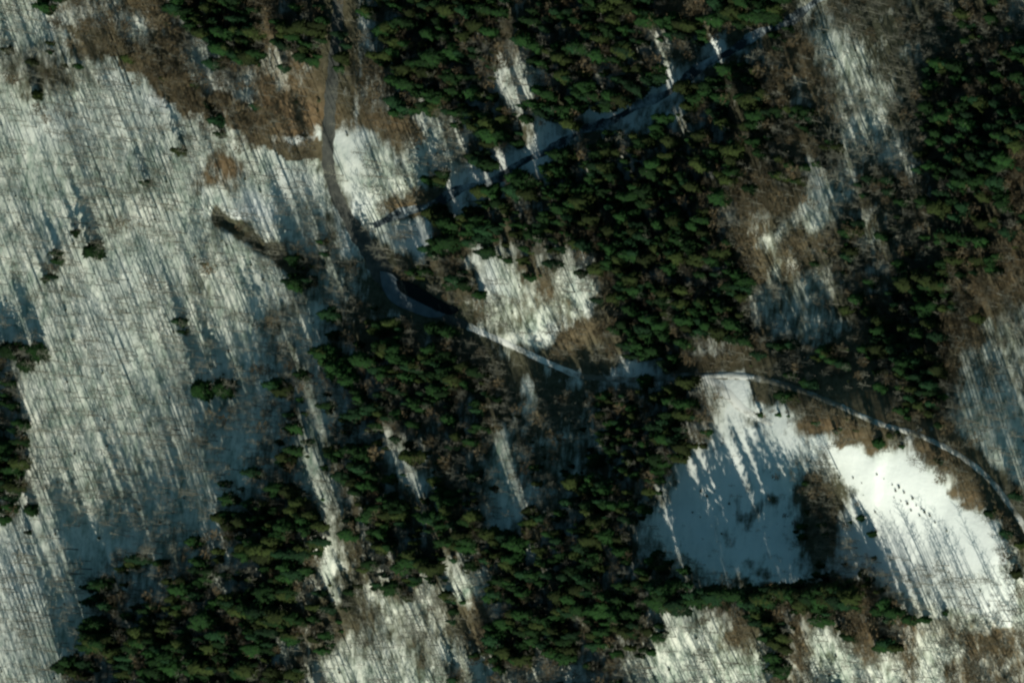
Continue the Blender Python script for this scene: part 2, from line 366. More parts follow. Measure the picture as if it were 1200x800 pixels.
def conifer(seed, Rc, ragged, dome=.8):
    """unit: 1 m here is real; height 22 m. returns trunk, crown builders"""
    rr = random.Random(seed); tr = MB(); cr = MB(); Ht = 22.0
    tr.cone((0, 0, -.8), (0.05, 0, 12), .30, .17, 6); tr.cone((0.05, 0, 12), (0, 0, Ht), .17, 0, 6)
    z = 3.0; ph1, ph2 = rr.uniform(0, 6.28), rr.uniform(0, 6.28)
    while z < Ht - .4:
        t = (z - 3) / (Ht - 3)
        L = Rc * (1 - t) ** dome * (0.55 + .45 * min(1, (z - 2) / 4)) + .25
        k = max(4, int(9 - 4 * t)); off = rr.uniform(0, 6.28)
        for i in range(k):
            if rr.random() < .05 + .15 * ragged: continue
            a = off + 2 * math.pi * i / k + rr.uniform(-.25, .25)
            l = L * rr.uniform(1 - .35 * ragged - .1, 1.15 + .1 * ragged) * (1 + .22 * math.sin(2 * a + ph1 + z * .25) + .16 * math.sin(3 * a + ph2 - z * .4))
            frond(cr, (0, 0, z + rr.uniform(-.2, .2)), a, l, .18 * l + .18, .28 + .25 * (1 - t), 0, rr)
        z += 1.15 - .35 * t
    return tr, cr

def bare(seed, Ht=20.0, spread=3.4, start=.42, limbs=12, twigs=7, leaf=0, thick=.25):
    rr = random.Random(seed); tr = MB(); cr = MB()
    lx, ly = rr.uniform(-.5, .5), rr.uniform(-.5, .5)
    top = Vector((lx, ly, Ht * .93)); midp = Vector((lx * .2, ly * .4, Ht * .5))
    tr.cone((0, 0, -.8), midp, thick, thick * .72, 6)
    tr.cone(midp, top, thick * .72, .03, 5)
    for i in range(limbs):
        t = start + (1 - start) * (i + rr.random() * .6) / limbs
        p = midp.lerp(top, (t - .5) / .43) if t > .5 else Vector((0, 0, 0)).lerp(midp, t / .5)
        p = Vector((p.x, p.y, Ht * t * .93 if t > .5 else p.z))
        a = i * 2.4 + rr.uniform(-.5, .5)
        sh = math.sin(math.pi * min(1, (t - start) / (1 - start) * .85 + .22))
        L = spread * (.45 + .75 * sh) * rr.uniform(.8, 1.15)
        e = p + Vector((math.cos(a) * L, math.sin(a) * L, L * rr.uniform(.5, 1.0)))
        md = p.lerp(e, .5) + Vector((0, 0, -.12 * L))
        w = .40 * thick * (1.2 - .5 * t)
        tr_ = cr
        tr_.cone(p, md, w, w * .7, 4, 0); tr_.cone(md, e, w * .7, 0, 3, 0)
        for j in range(twigs):
            q = (p.lerp(md, rr.uniform(.4, 1)) if rr.random() < .35 else md.lerp(e, rr.uniform(0, .95)))
            b = a + rr.uniform(-1.5, 1.5); l = rr.uniform(.7, 1.6) * spread / 3.4
            q2 = q + Vector((math.cos(b) * l, math.sin(b) * l, rr.uniform(.1, .9) * l))
            cr.cone(q, q2, .045, 0, 3, 0)
            for _ in range(2):
                c = q.lerp(q2, rr.uniform(.3, .9)); bb = b + rr.uniform(-1.2, 1.2); ll = l * .55
                cr.cone(c, c + Vector((math.cos(bb) * ll, math.sin(bb) * ll, rr.uniform(.1, .6) * ll)), .035, 0, 3, 0)
            for _ in range(leaf):
                c = q.lerp(q2, rr.uniform(.1, 1.1)) + Vector([rr.uniform(-.3, .3) for _ in range(3)])
                s_ = rr.uniform(.10, .22)
                u = Vector([rr.uniform(-1, 1) for _ in range(3)]).normalized(); v = u.orthogonal().normalized()
                n = len(cr.v); cr.v += [tuple(c + u * s_), tuple(c + v * s_), tuple(c - u * s_), tuple(c - v * s_)]
                cr.f.append((n, n + 1, n + 2, n + 3)); cr.m.append(1)
    return tr, cr

def shrub_mesh(seed, Rr=1.0):
    rr = random.Random(seed); st = MB(); cr = MB()
    for i in range(7):
        a = i * .9 + rr.random(); l = rr.uniform(.6, 1.1) * Rr
        e = (math.cos(a) * l * .6, math.sin(a) * l * .6, l * 1.1)
        st.cone((0, 0, -.3), e, .05, .01, 4)
        for _ in range(16):
            c = Vector(e) * rr.uniform(.35, 1.1) + Vector([rr.uniform(-.35, .35) * Rr for _ in range(3)])
            s_ = rr.uniform(.10, .24) * Rr
            u = Vector([rr.uniform(-1, 1) for _ in range(3)]).normalized(); v = u.orthogonal().normalized()
            n = len(cr.v); cr.v += [tuple(c + u * s_), tuple(c + v * s_), tuple(c - u * s_ * .8), tuple(c - v * s_)]
            cr.f.append((n, n + 1, n + 2, n + 3)); cr.m.append(0)
    return st, cr

def joined(name, a, b, mats):
    """trunk and crown as one mesh, for the uncounted rest"""
    j = MB(); j.v = a.v + b.v; n = len(a.v)
    j.f = a.f + [tuple(i + n for i in f) for f in b.f]
    j.m = [0] * len(a.f) + [k + 1 for k in b.m]
    return j.mesh(name, mats)

VAR = {}    # kind -> list of dict(trunk, crown, all, hue)
def add_var(kind, tb, cb, tm, cms, hue, pt, pc):
    VAR.setdefault(kind, []).append(dict(trunk=tb.mesh(pt, [tm]), crown=cb.mesh(pc, cms), all=joined(kind + '_whole', tb, cb, [tm] + cms), hue=hue))
for hue, sds in (('deep green', (1, 2, 3)), ('olive green', (4, 5)), ('bluish green', (6, 7))):
    for k, sd in enumerate(sds):
        t_, c_ = conifer(sd, (4.2, 3.1, 5.0)[k], (.5, .9, 1.3)[k], .5 if hue == 'olive green' else .7)
        add_var('conifer', t_, c_, M_BARK, [M_NEEDLE[hue]], hue, 'trunk', 'crown')
for sd, sp, st, lm, tw in ((11, 2.6, .50, 11, 6), (12, 3.2, .42, 13, 6), (13, 2.1, .55, 10, 5), (14, 3.0, .38, 12, 7)):
    t_, c_ = bare(sd, 20, sp, st, lm, tw)
    add_var('bare', t_, c_, M_BARK, [M_TWIG], ('slender', 'broad', 'thin', 'round-topped')[sd - 11], 'trunk', 'crown')
for sd, sp, lf in ((21, 3.4, 5), (22, 3.9, 3), (23, 3.0, 7)):
    t_, c_ = bare(sd, 17, sp, .32, 15, 7, lf)
    add_var('brown', t_, c_, M_BARK, [M_BTWIG, M_LEAF], ('rust brown', 'pale brown', 'dense brown')[sd - 21], 'trunk', 'crown')
for sd, rr_ in ((31, 1.0), (32, 1.3)):
    t_, c_ = shrub_mesh(sd, rr_)
    add_var('shrub', t_, c_, M_BARK, [M_SHRUB], ('small', 'spreading')[sd - 31], 'stem', 'foliage')

# ------------------------------------------------------------------ roads
def resample(pts, step=4.0):
    P = np.array(pts, float); out = []
    n = len(P)
    for i in range(n - 1):
        p0 = P[max(i - 1, 0)]; p1 = P[i]; p2 = P[i + 1]; p3 = P[min(i + 2, n - 1)]
        k = max(2, int(np.hypot(*(p2 - p1)) / step))
        for j in range(k):
            t = j / k
            out.append(.5 * ((2 * p1) + (-p0 + p2) * t + (2 * p0 - 5 * p1 + 4 * p2 - p3) * t * t + (-p0 + 3 * p1 - 3 * p2 + p3) * t ** 3))
    out.append(P[-1]); return np.array(out)

ROAD = [(396, -60, 13), (396, 10, 13), (393, 60, 13), (388, 110, 14), (385, 160, 14), (385, 195, 14), (394, 228, 14), (412, 262, 13), (436, 298, 13), (452, 325, 18), (470, 345, 24), (495, 358, 18), (520, 370, 12),
        (548, 382, 7), (575, 394, 6), (606, 408, 6), (640, 424, 6), (680, 441, 6), (740, 445, 6), (800, 441, 7), (850, 441, 7), (890, 444, 7), (935, 456, 6), (985, 476, 5), (1030, 496, 5), (1068, 507, 5), (1100, 520, 5), (1130, 537, 5), (1160, 562, 5), (1182, 590, 5), (1202, 620, 5), (1240, 690, 5)]
SPLIT = 13
roadp = resample([(a, b) for a, b, _ in ROAD], 5)
roadx, roady = place(roadp[:, 0], roadp[:, 1])
ROADXY = list(zip(roadx, roady))[::2]

def ribbon(name, pts, material, lift, cover=None):
    P = resample([(a, b) for a, b, _ in pts], 4)
    Wd = resample([(i * 10, w) for i, (_, _, w) in enumerate(pts)], 10)
    X, Y = place(P[:, 0], P[:, 1])
    w = np.interp(np.linspace(0, 1, len(X)), np.linspace(0, 1, len(pts)), [p[2] for p in pts]) * .5 * .58
    tx = np.gradient(X); ty = np.gradient(Y); l = np.hypot(tx, ty); nx, ny = -ty / l, tx / l
    v = []; f = []; K = 5
    for i in range(len(X)):
        wob = 1 + .10 * math.sin(i * 1.7) + .08 * math.sin(i * .63 + 1)
        for k in range(K):
            s = (k / (K - 1) * 2 - 1) * w[i] * wob
            x = X[i] + nx[i] * s; y = Y[i] + ny[i] * s
            v.append((x, y, float(H(x, y)) + lift - (.25 if k in (0, K - 1) else 0)))
    for i in range(len(X) - 1):
        for k in range(K - 1):
            a = i * K + k; f.append((a, a + 1, a + K + 1, a + K))
    me = bpy.data.meshes.new(name); me.from_pydata(v, [], f); me.materials.append(material); me.update()
    me.polygons.foreach_set('use_smooth', [True] * len(f))
    o = bpy.data.objects.new(name, me); COL.objects.link(o); o['kind'] = 'structure'
    return o

def snowy(name, lo, hi, bias):
    m, nt, b = mat(name)
    n1 = noise(nt, 0.12, 3); n2 = noise(nt, 0.8, 2)
    f = math_(nt, 'ADD', math_(nt, 'MULTIPLY_ADD', n1, 4.0, -2.0), math_(nt, 'MULTIPLY_ADD', n2, 1.0, -.5 + bias), clamp=True)
    nt.links.new(mixc(nt, f, lo, hi), b.inputs['Base Color'])
    return m
M_TRACK = snowy('snowy_gravel_track', (0.25, 0.25, 0.21), (0.84, 0.84, 0.80), .9)
M_SIDE = snowy('half_thawed_track', (0.20, 0.195, 0.155), (0.74, 0.73, 0.68), .45)
M_DIRT = snowy('bare_gravel_track', (0.17, 0.165, 0.13), (0.60, 0.59, 0.54), .1)
M_SHADE_GREY = simple('shade_grey', (0.10, 0.125, 0.145), (0.17, 0.20, 0.22), .2, 0, .35)
M_SHADE_STRIP = snowy('shade_strip_with_snow', (0.045, 0.060, 0.068), (0.62, 0.68, 0.70), .25)  # tree shade put into the colour, broken by snow flecks
M_DARK_GLOSS = simple('dark_gloss', (0.006, 0.009, 0.010), (0.010, 0.014, 0.014), .2, 0, .08)

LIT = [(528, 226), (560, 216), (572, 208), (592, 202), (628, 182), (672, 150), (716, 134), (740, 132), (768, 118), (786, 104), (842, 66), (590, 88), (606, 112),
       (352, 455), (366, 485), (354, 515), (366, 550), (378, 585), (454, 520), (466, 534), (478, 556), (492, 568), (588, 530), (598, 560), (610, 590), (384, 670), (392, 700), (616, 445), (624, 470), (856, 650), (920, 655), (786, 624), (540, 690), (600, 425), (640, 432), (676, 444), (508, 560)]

# ------------------------------------------------------------------ ground
def axis(lo, hi, step, far):
    a = list(np.arange(lo, hi, step)); s = step; x = a[-1]
    while x < far: s *= 1.35; x += s; a.append(x)
    s = step; x = lo; pre = []
    while x > -far: s *= 1.35; x -= s; pre.append(x)
    return np.array(pre[::-1] + a)
ax = axis(-360, 370, 1.6, 9000); ay = axis(-230, 225, 1.6, 9000)
GX, GY = np.meshgrid(ax, ay)
GZ = H(GX, GY)
nx_, ny_ = len(ax), len(ay)
gp, gq = photo(GX.ravel(), GY.ravel(), GZ.ravel())
wx = gp + 9 * noise2(gp, gq, 22, 31) + 4 * noise2(gp, gq, 8, 33)
wy = gq + 9 * noise2(gp, gq, 22, 32) + 4 * noise2(gp, gq, 8, 34)
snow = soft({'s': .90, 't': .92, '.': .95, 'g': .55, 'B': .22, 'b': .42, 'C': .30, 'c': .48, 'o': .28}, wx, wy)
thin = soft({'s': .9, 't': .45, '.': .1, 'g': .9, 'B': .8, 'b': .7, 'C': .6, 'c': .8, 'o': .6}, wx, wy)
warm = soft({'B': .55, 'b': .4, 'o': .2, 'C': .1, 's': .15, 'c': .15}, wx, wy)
upr = np.clip((gp - 840) / 60, 0, 1) * np.clip((490 - gq) / 40, 0, 1)      # patchier cover in the upper right, partly standing in for shade
snow = snow - .38 * upr; thin = np.clip(thin + .4 * upr, 0, 1)
gap_d, _ = seg_dist(GX.ravel(), GY.ravel(), SHADE_GAP); snow = snow - .22 * np.exp(-(gap_d / 14) ** 2)  # less snow along the gap puts its shade into the ground colour
bnd = inside(wx, wy, BAND); snow = np.where(bnd, .12, snow); warm = np.where(bnd, .25, warm)
gl, _ = seg_dist(GX.ravel(), GY.ravel(), GULLY); snow = snow - 1.4 * np.exp(-((gl + 1.2 * noise2(gp, gq, 8, 71)) / 4) ** 2)
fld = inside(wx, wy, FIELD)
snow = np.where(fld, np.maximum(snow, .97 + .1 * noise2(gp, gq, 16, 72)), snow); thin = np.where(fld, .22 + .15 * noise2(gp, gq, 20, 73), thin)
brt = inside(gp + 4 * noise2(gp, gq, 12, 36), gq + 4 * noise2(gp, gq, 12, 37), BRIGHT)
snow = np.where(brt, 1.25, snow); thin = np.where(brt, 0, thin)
def blob(x, y, rx, ry, ds=0.0, dt=0.0, dw=0.0):
    global snow, thin, warm
    k = np.exp(-(((wx - x) / rx) ** 2 + ((wy - y) / ry) ** 2))
    snow = snow + ds * k; thin = np.clip(thin + dt * k, 0, 1); warm = np.clip(warm + dw * k, 0, 1)
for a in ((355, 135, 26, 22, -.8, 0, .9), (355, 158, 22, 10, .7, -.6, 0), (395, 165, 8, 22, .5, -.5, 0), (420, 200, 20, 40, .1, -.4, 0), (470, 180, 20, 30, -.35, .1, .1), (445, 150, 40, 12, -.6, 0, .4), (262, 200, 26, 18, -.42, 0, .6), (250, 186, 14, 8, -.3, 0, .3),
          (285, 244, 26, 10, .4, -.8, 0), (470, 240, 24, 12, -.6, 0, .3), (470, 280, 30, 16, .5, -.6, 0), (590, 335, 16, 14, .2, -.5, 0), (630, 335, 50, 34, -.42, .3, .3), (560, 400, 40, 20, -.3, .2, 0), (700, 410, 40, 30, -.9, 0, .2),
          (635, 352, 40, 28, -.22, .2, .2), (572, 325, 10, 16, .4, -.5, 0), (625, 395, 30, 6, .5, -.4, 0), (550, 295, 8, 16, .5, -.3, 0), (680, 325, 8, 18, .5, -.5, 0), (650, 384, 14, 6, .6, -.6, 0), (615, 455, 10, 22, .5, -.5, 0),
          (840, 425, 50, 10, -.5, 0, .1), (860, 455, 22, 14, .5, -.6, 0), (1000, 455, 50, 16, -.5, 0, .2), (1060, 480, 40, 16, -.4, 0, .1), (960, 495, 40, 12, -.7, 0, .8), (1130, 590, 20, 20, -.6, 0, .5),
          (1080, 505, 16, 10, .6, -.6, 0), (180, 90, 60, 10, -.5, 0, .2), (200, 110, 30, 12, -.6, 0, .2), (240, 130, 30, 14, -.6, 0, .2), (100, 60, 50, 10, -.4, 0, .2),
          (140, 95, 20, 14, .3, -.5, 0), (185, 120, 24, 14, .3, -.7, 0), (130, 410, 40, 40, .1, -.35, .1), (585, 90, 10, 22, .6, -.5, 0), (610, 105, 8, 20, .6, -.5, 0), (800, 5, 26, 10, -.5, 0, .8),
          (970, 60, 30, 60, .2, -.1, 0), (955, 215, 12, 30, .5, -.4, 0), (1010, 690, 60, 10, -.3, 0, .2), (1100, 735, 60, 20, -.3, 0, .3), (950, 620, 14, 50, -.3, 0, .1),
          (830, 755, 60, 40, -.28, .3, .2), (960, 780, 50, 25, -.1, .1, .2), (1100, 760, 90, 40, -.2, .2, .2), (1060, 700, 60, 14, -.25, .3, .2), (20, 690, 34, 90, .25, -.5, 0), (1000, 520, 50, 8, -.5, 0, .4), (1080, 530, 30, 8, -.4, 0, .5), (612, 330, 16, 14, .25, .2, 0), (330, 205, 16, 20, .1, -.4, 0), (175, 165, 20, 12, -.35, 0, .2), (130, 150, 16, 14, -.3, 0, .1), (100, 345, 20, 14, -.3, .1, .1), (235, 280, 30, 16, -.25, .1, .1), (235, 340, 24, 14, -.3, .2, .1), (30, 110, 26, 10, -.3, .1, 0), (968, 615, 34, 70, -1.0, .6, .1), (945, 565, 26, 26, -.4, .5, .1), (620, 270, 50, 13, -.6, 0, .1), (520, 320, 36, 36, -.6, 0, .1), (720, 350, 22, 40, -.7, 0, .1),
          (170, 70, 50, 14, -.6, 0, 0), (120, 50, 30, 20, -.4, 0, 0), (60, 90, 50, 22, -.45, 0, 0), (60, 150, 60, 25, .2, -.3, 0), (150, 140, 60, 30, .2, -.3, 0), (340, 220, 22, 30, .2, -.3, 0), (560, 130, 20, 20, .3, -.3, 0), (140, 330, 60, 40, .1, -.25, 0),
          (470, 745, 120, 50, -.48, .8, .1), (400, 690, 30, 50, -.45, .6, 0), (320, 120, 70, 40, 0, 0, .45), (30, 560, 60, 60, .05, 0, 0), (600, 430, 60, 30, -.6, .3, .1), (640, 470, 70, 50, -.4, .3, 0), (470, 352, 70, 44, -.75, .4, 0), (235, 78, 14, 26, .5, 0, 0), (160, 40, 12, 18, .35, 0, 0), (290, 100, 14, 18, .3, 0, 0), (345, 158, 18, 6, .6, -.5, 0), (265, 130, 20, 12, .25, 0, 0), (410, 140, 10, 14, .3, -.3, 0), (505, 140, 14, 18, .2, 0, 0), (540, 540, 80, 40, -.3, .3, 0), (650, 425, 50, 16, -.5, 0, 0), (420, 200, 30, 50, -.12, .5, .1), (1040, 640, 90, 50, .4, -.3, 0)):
    blob(*a)  # litter and snow patches; some dips in snow only stand in for shade
snow = snow - .5 * np.clip(noise2(gp, gq, 11, 81) + noise2(gp, gq, 27, 82) - .25, 0, 1) * (gp < 960) * fld
rd, _ = seg_dist(GX.ravel(), GY.ravel(), ROADXY)
snow = snow - .5 * np.exp(-(rd / 9) ** 2) * (gp < 560)
snow = snow - .8 * np.exp(-(rd / 8) ** 2) * (gp > 880) * (~brt)
for a_, b_ in LIT: snow = snow + .45 * np.exp(-(((gp - a_) / 7) ** 2 + ((gq - b_) / 13) ** 2))  # extra snow brightens the sunlit spots by colour
me = bpy.data.meshes.new('ground')
V = np.stack([GX.ravel(), GY.ravel(), GZ.ravel()], 1).astype(np.float32)
I = np.arange(nx_ * ny_).reshape(ny_, nx_)
Q = np.stack([I[:-1, :-1], I[:-1, 1:], I[1:, 1:], I[1:, :-1]], -1).reshape(-1, 4).astype(np.int32)
me.vertices.add(len(V)); me.vertices.foreach_set('co', V.ravel())
me.loops.add(Q.size); me.loops.foreach_set('vertex_index', Q.ravel())
me.polygons.add(len(Q)); me.polygons.foreach_set('loop_start', np.arange(0, Q.size, 4, dtype=np.int32))
me.polygons.foreach_set('use_smooth', np.ones(len(Q), bool))
me.update(calc_edges=True)
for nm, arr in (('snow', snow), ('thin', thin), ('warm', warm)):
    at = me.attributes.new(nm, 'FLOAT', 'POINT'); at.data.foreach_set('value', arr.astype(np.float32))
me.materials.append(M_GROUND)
go = bpy.data.objects.new('ground', me); COL.objects.link(go); go['kind'] = 'structure'

ribbon('asphalt_road', ROAD[:SPLIT + 1], M_ASPH, .22)
ribbon('snowy_track', ROAD[SPLIT:18], M_TRACK, .24)
ribbon('gravel_track', ROAD[17:24], M_DIRT, .20)
ribbon('snowy_track', ROAD[23:], M_SIDE, .24)
ribbon('snowy_path', [(822, 441, 4), (850, 440, 7), (884, 442, 5)], M_TRACK, .32)
ribbon('snowy_path', [(828, 441, 8), (848, 457, 10), (872, 480, 8), (905, 497, 5)], M_TRACK, .30)
ribbon('shade', [(a, b + 2.5 * math.sin(a * .09), 11 + 4 * math.sin(a * .11)) for a, b in resample(SHADE_GAP_PX, 14)], M_SHADE_STRIP, .12)  # dark ribbon painted in for the tree shade on the snowy gap

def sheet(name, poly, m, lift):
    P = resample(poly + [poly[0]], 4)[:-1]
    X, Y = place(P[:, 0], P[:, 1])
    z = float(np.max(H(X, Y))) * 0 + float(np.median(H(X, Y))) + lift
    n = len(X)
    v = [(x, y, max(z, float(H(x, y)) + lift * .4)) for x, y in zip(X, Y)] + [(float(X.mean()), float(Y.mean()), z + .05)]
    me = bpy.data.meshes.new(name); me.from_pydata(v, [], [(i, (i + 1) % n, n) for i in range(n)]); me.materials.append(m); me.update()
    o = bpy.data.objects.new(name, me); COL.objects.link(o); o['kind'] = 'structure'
sheet('shaded_grey_sheet', [(447, 318), (462, 322), (480, 342), (505, 356), (522, 368), (505, 372), (480, 364), (460, 354), (450, 338)], M_SHADE_GREY, .75)  # flat sheet with the shade put into its grey
sheet('dark_sheet', [(466, 329), (480, 330), (500, 342), (520, 354), (538, 362), (528, 369), (508, 362), (488, 352), (470, 341)], M_DARK_GLOSS, .95)  # flat, near-black glossy sheet on the valley floor

# ------------------------------------------------------------------ scatter
step = 3.3
bx0, by0 = -430, -310; bx1, by1 = 450, 290
xs = np.arange(bx0, bx1, step); ys = np.arange(by0, by1, step)
SX, SY = np.meshgrid(xs, ys); SX = SX.ravel(); SY = SY.ravel()
SX = SX + RNG.uniform(-.5, .5, SX.size) * step; SY = SY + RNG.uniform(-.5, .5, SX.size) * step
SZ = H(SX, SY)
cpx, cpy = photo(SX, SY, SZ + 12)         # where the crown shows
bpx, bpy_ = photo(SX, SY, SZ)             # where the foot shows
jx = cpx + 7 * noise2(cpx, cpy, 30, 41) + RNG.uniform(-5, 5, SX.size)
jy = cpy + 7 * noise2(cpx, cpy, 30, 42) + RNG.uniform(-5, 5, SX.size)
CL = classes(jx, jy)
cell = step * step
DEN = {  # per class: kind -> trees per square metre
    'C': dict(conifer=1 / 34, bare=1 / 85, brown=1 / 100), 'c': dict(conifer=1 / 62, bare=1 / 34, brown=1 / 110),
    'B': dict(brown=1 / 27, bare=1 / 60, conifer=1 / 400), 'b': dict(brown=1 / 55, bare=1 / 45),
    'g': dict(bare=1 / 20, brown=1 / 110, conifer=1 / 350), 's': dict(bare=1 / 36, shrub=1 / 480), 't': dict(bare=1 / 120), '.': {}, 'o': dict(bare=1 / 220, shrub=1 / 160)}
U = RNG.random(SX.size)
infield = inside(bpx, bpy_, FIELD)
rdist, _ = seg_dist(SX, SY, ROADXY)
rw = np.where(bpx < 500, 6.0, np.where(bpx < 720, 6.5, 4.0))
hollow = inside(bpx, bpy_, [(440, 312), (470, 318), (545, 360), (535, 374), (480, 370), (445, 350)])
sdist, _ = seg_dist(SX, SY, SHADE_GAP)
sw = 5.0 + 1.8 * noise2(SX, SY, 14, 51)
sunlit = np.zeros(SX.size, bool)          # small gaps in the canopy that let the sun reach these spots
for a_, b_ in LIT:
    t_ = np.clip((bpy_ - b_), -4, 125)
    sunlit |= (np.abs(bpx - a_ - .38 * t_) < 5.5) & (bpy_ - b_ > -6) & (bpy_ - b_ < 125)
trees = []     # kind, x, y, height scale, rot, variant
clump = .6 * noise2(SX, SY, 17, 61) + .55 * noise2(SX, SY, 8, 62)
for i in range(SX.size):
    c = KINDS[CL[i]]
    if rdist[i] < rw[i] or hollow[i] or sdist[i] < sw[i]: continue
    if infield[i] and c in 'Bb.tscgC' and not (c in 'gs' and U[i] < .9): continue
    acc = 0; kind = None
    for k, d in DEN[c].items():
        f = 1 + .85 * clump[i] if k == 'conifer' else (1 + 1.0 * clump[i] if c == 's' else 1 - .35 * clump[i])
        acc += d * cell * f
        if U[i] < acc: kind = k; break
    if kind: trees.append((kind, i, c))
out = []
for kind, i, c in trees:
    if kind == 'conifer': s = RNG.normal(.95, .27) * (1.05 if c == 'C' else .82); s = min(max(s, .45), 1.45)
    elif kind == 'bare': s = RNG.normal(.92, .16) * (.95 if c in 'st' else .8); s = min(max(s, .4), 1.3)
    elif kind == 'brown': s = RNG.normal(.8, .15); s = min(max(s, .4), 1.2)
    else: s = RNG.uniform(.4, 1.1)
    px_, py_ = cpx[i], cpy[i]
    if sunlit[i] and kind != 'shrub': s *= .42
    if kind == 'conifer' and 670 < py_ < 740 and (806 < px_ < 826 or 854 < px_ < 872 or 908 < px_ < 928): s *= .4
    if kind == 'conifer' and 640 < py_ < 790 and px_ < 360: s *= 1.22
    if kind == 'conifer' and 290 < px_ < 430 and 400 < py_ < 560: s *= 1.3
    if kind == 'conifer' and 560 < px_ < 765 and 425 < py_ < 560: s *= .62
    if kind == 'conifer' and 560 < px_ < 700 and 425 < py_ < 535: s *= .75
    if kind == 'bare' and c == 's' and U[i] * 36 / cell < .13: s *= 1.3
    v = int(RNG.integers(len(VAR[kind])))
    if kind == 'conifer': v = int(RNG.choice(7, p=[.2, .18, .16, .13, .11, .11, .11]))
    out.append([kind, SX[i], SY[i], s, RNG.uniform(0, 6.28), v, None])
# trees and bushes that stand out one by one: photo position of the foot, height in metres
SPECIAL = [
 ('conifer', 116, 295, 21, 2, 'lone bushy spruce in the middle of the left snow slope'),
 ('conifer', 92, 273, 12, 1, 'small dark spruce just above the lone bushy spruce'),
 ('conifer', 48, 112, 12, 3, 'lone olive spruce high on the upper left snow slope'),
 ('conifer', 56, 328, 10, 1, 'small spruce left of and below the lone bushy spruce'),
 ('conifer', 18, 412, 22, 0, 'left spruce of the small clump at the left edge'),
 ('conifer', 50, 412, 21, 0, 'right spruce of the small clump at the left edge'),
 ('conifer', 34, 428, 17, 2, 'lowest spruce of the small clump at the left edge'),
 ('conifer', 244, 458, 24, 0, 'left one of two dark spruces on the shaded slope'),
 ('conifer', 268, 456, 22, 2, 'right one of two dark spruces on the shaded slope'),
 ('conifer', 348, 500, 15, 4, 'small olive spruce between two bright snow strips'),
 ('conifer', 40, 598, 14, 2, 'lone spruce near the left edge below mid height'),
 ('conifer', 252, 138, 8, 3, 'small olive spruce where the brown band meets the snow slope'),
 ('conifer', 248, 122, 13, 1, 'narrow dark spruce casting a shadow across the brown slope'),
 ('conifer', 760, 446, 16, 2, 'bright spruce crowding the dark middle of the track'),
 ('conifer', 1032, 520, 12, 2, 'bushy green spruce beside the snowy track above the bright field'),
 ('conifer', 1046, 510, 10, 4, 'low olive spruce touching the snowy track above the bright field'),
 ('conifer', 1110, 718, 9, 1, 'small spruce at the lower tip of the bright field'),
 ('conifer', 1014, 672, 10, 3, 'olive spruce at the lower edge of the shaded snow field'),
 ('brown', 706, 392, 13, 0, 'broad brown bush-like tree right of the snow mound'),
 ('brown', 722, 412, 13, 1, 'pale brown round tree beside the track right of the snow mound'),
 ('brown', 672, 402, 12, 2, 'dense brown round tree at the tip of the snow mound'),
 ('bare', 956, 790, 17, 1, 'tall bare tree casting one thick shadow near the lower edge'),
]
for kind, px, py, h, v, lab in SPECIAL:
    X, Y = place(px, py)
    base = {'conifer': 22, 'brown': 17, 'bare': 20}[kind]
    out.append([kind, float(X[0]), float(Y[0]), h / base, random.uniform(0, 6.28), v, lab])
# shrubs and stumps dotted over the bright field
for px, py in ((984, 560), (1028, 556), (1036, 561), (1046, 568), (1050, 575), (1054, 571), (1060, 577), (1048, 583), (1056, 587), (1064, 590), (1070, 584), (1074, 592), (1080, 596), (1084, 600), (1068, 598), (1078, 604), (1090, 604), (1010, 566), (1000, 560), (1012, 580), (1096, 612), (1110, 622), (1026, 600),
               (830, 552), (822, 575), (829, 581), (855, 590), (880, 610), (846, 625), (812, 600)):
    X, Y = place(px, py)
    out.append(['shrub', float(X[0]), float(Y[0]), random.uniform(.35, 1.0), random.uniform(0, 6.28), random.randrange(2), 'field'])

for k in range(58):
    px = random.uniform(885, 1085); py = 478 + (px - 885) * .215 + random.uniform(-11, 13)
    X, Y = place(px, py)
    out.append([random.choice(('conifer', 'brown', 'brown', 'bare')), float(X[0]), float(Y[0]), random.uniform(.22, .48), random.uniform(0, 6.28), random.randrange(3), None])
for k in range(60):      # scrubby little trees standing in the shaded snow
    px = random.uniform(785, 940); py = random.uniform(500, 680)
    if py < 690 - (px - 700) * 1.1: continue
    X, Y = place(px, py)
    out.append([random.choice(('bare', 'bare', 'shrub')), float(X[0]), float(Y[0]), random.uniform(.2, .5), random.uniform(0, 6.28), random.randrange(2), None])
# dark strip of bare trees and young spruces crossing the field
for k in range(120):
    px = random.gauss(966, 27); py = random.uniform(555, 690); px += (py - 620) * .25
    X, Y = place(px, py)
    out.append([random.choice(('bare', 'bare', 'bare', 'bare', 'brown', 'conifer')), float(X[0]), float(Y[0]), random.uniform(.35, .7), random.uniform(0, 6.28), random.randrange(3), None])
# band of tall spruces that shades the blue snow field
for k in range(60):
    px = 782 + k * 3.9 + random.uniform(-3, 3)
    if any(a < px < b for a, b in ((806, 818), (856, 868), (910, 922))): continue
    py = 700 + random.uniform(-9, 12)
    if any(abs(px - a - .38 * (py - b)) < 4.0 for a, b in LIT if a > 770 and b > 600): continue
    X, Y = place(px, py)
    out.append(['conifer', float(X[0]), float(Y[0]), random.uniform(1.3, 1.75), random.uniform(0, 6.28), random.randrange(7), None])

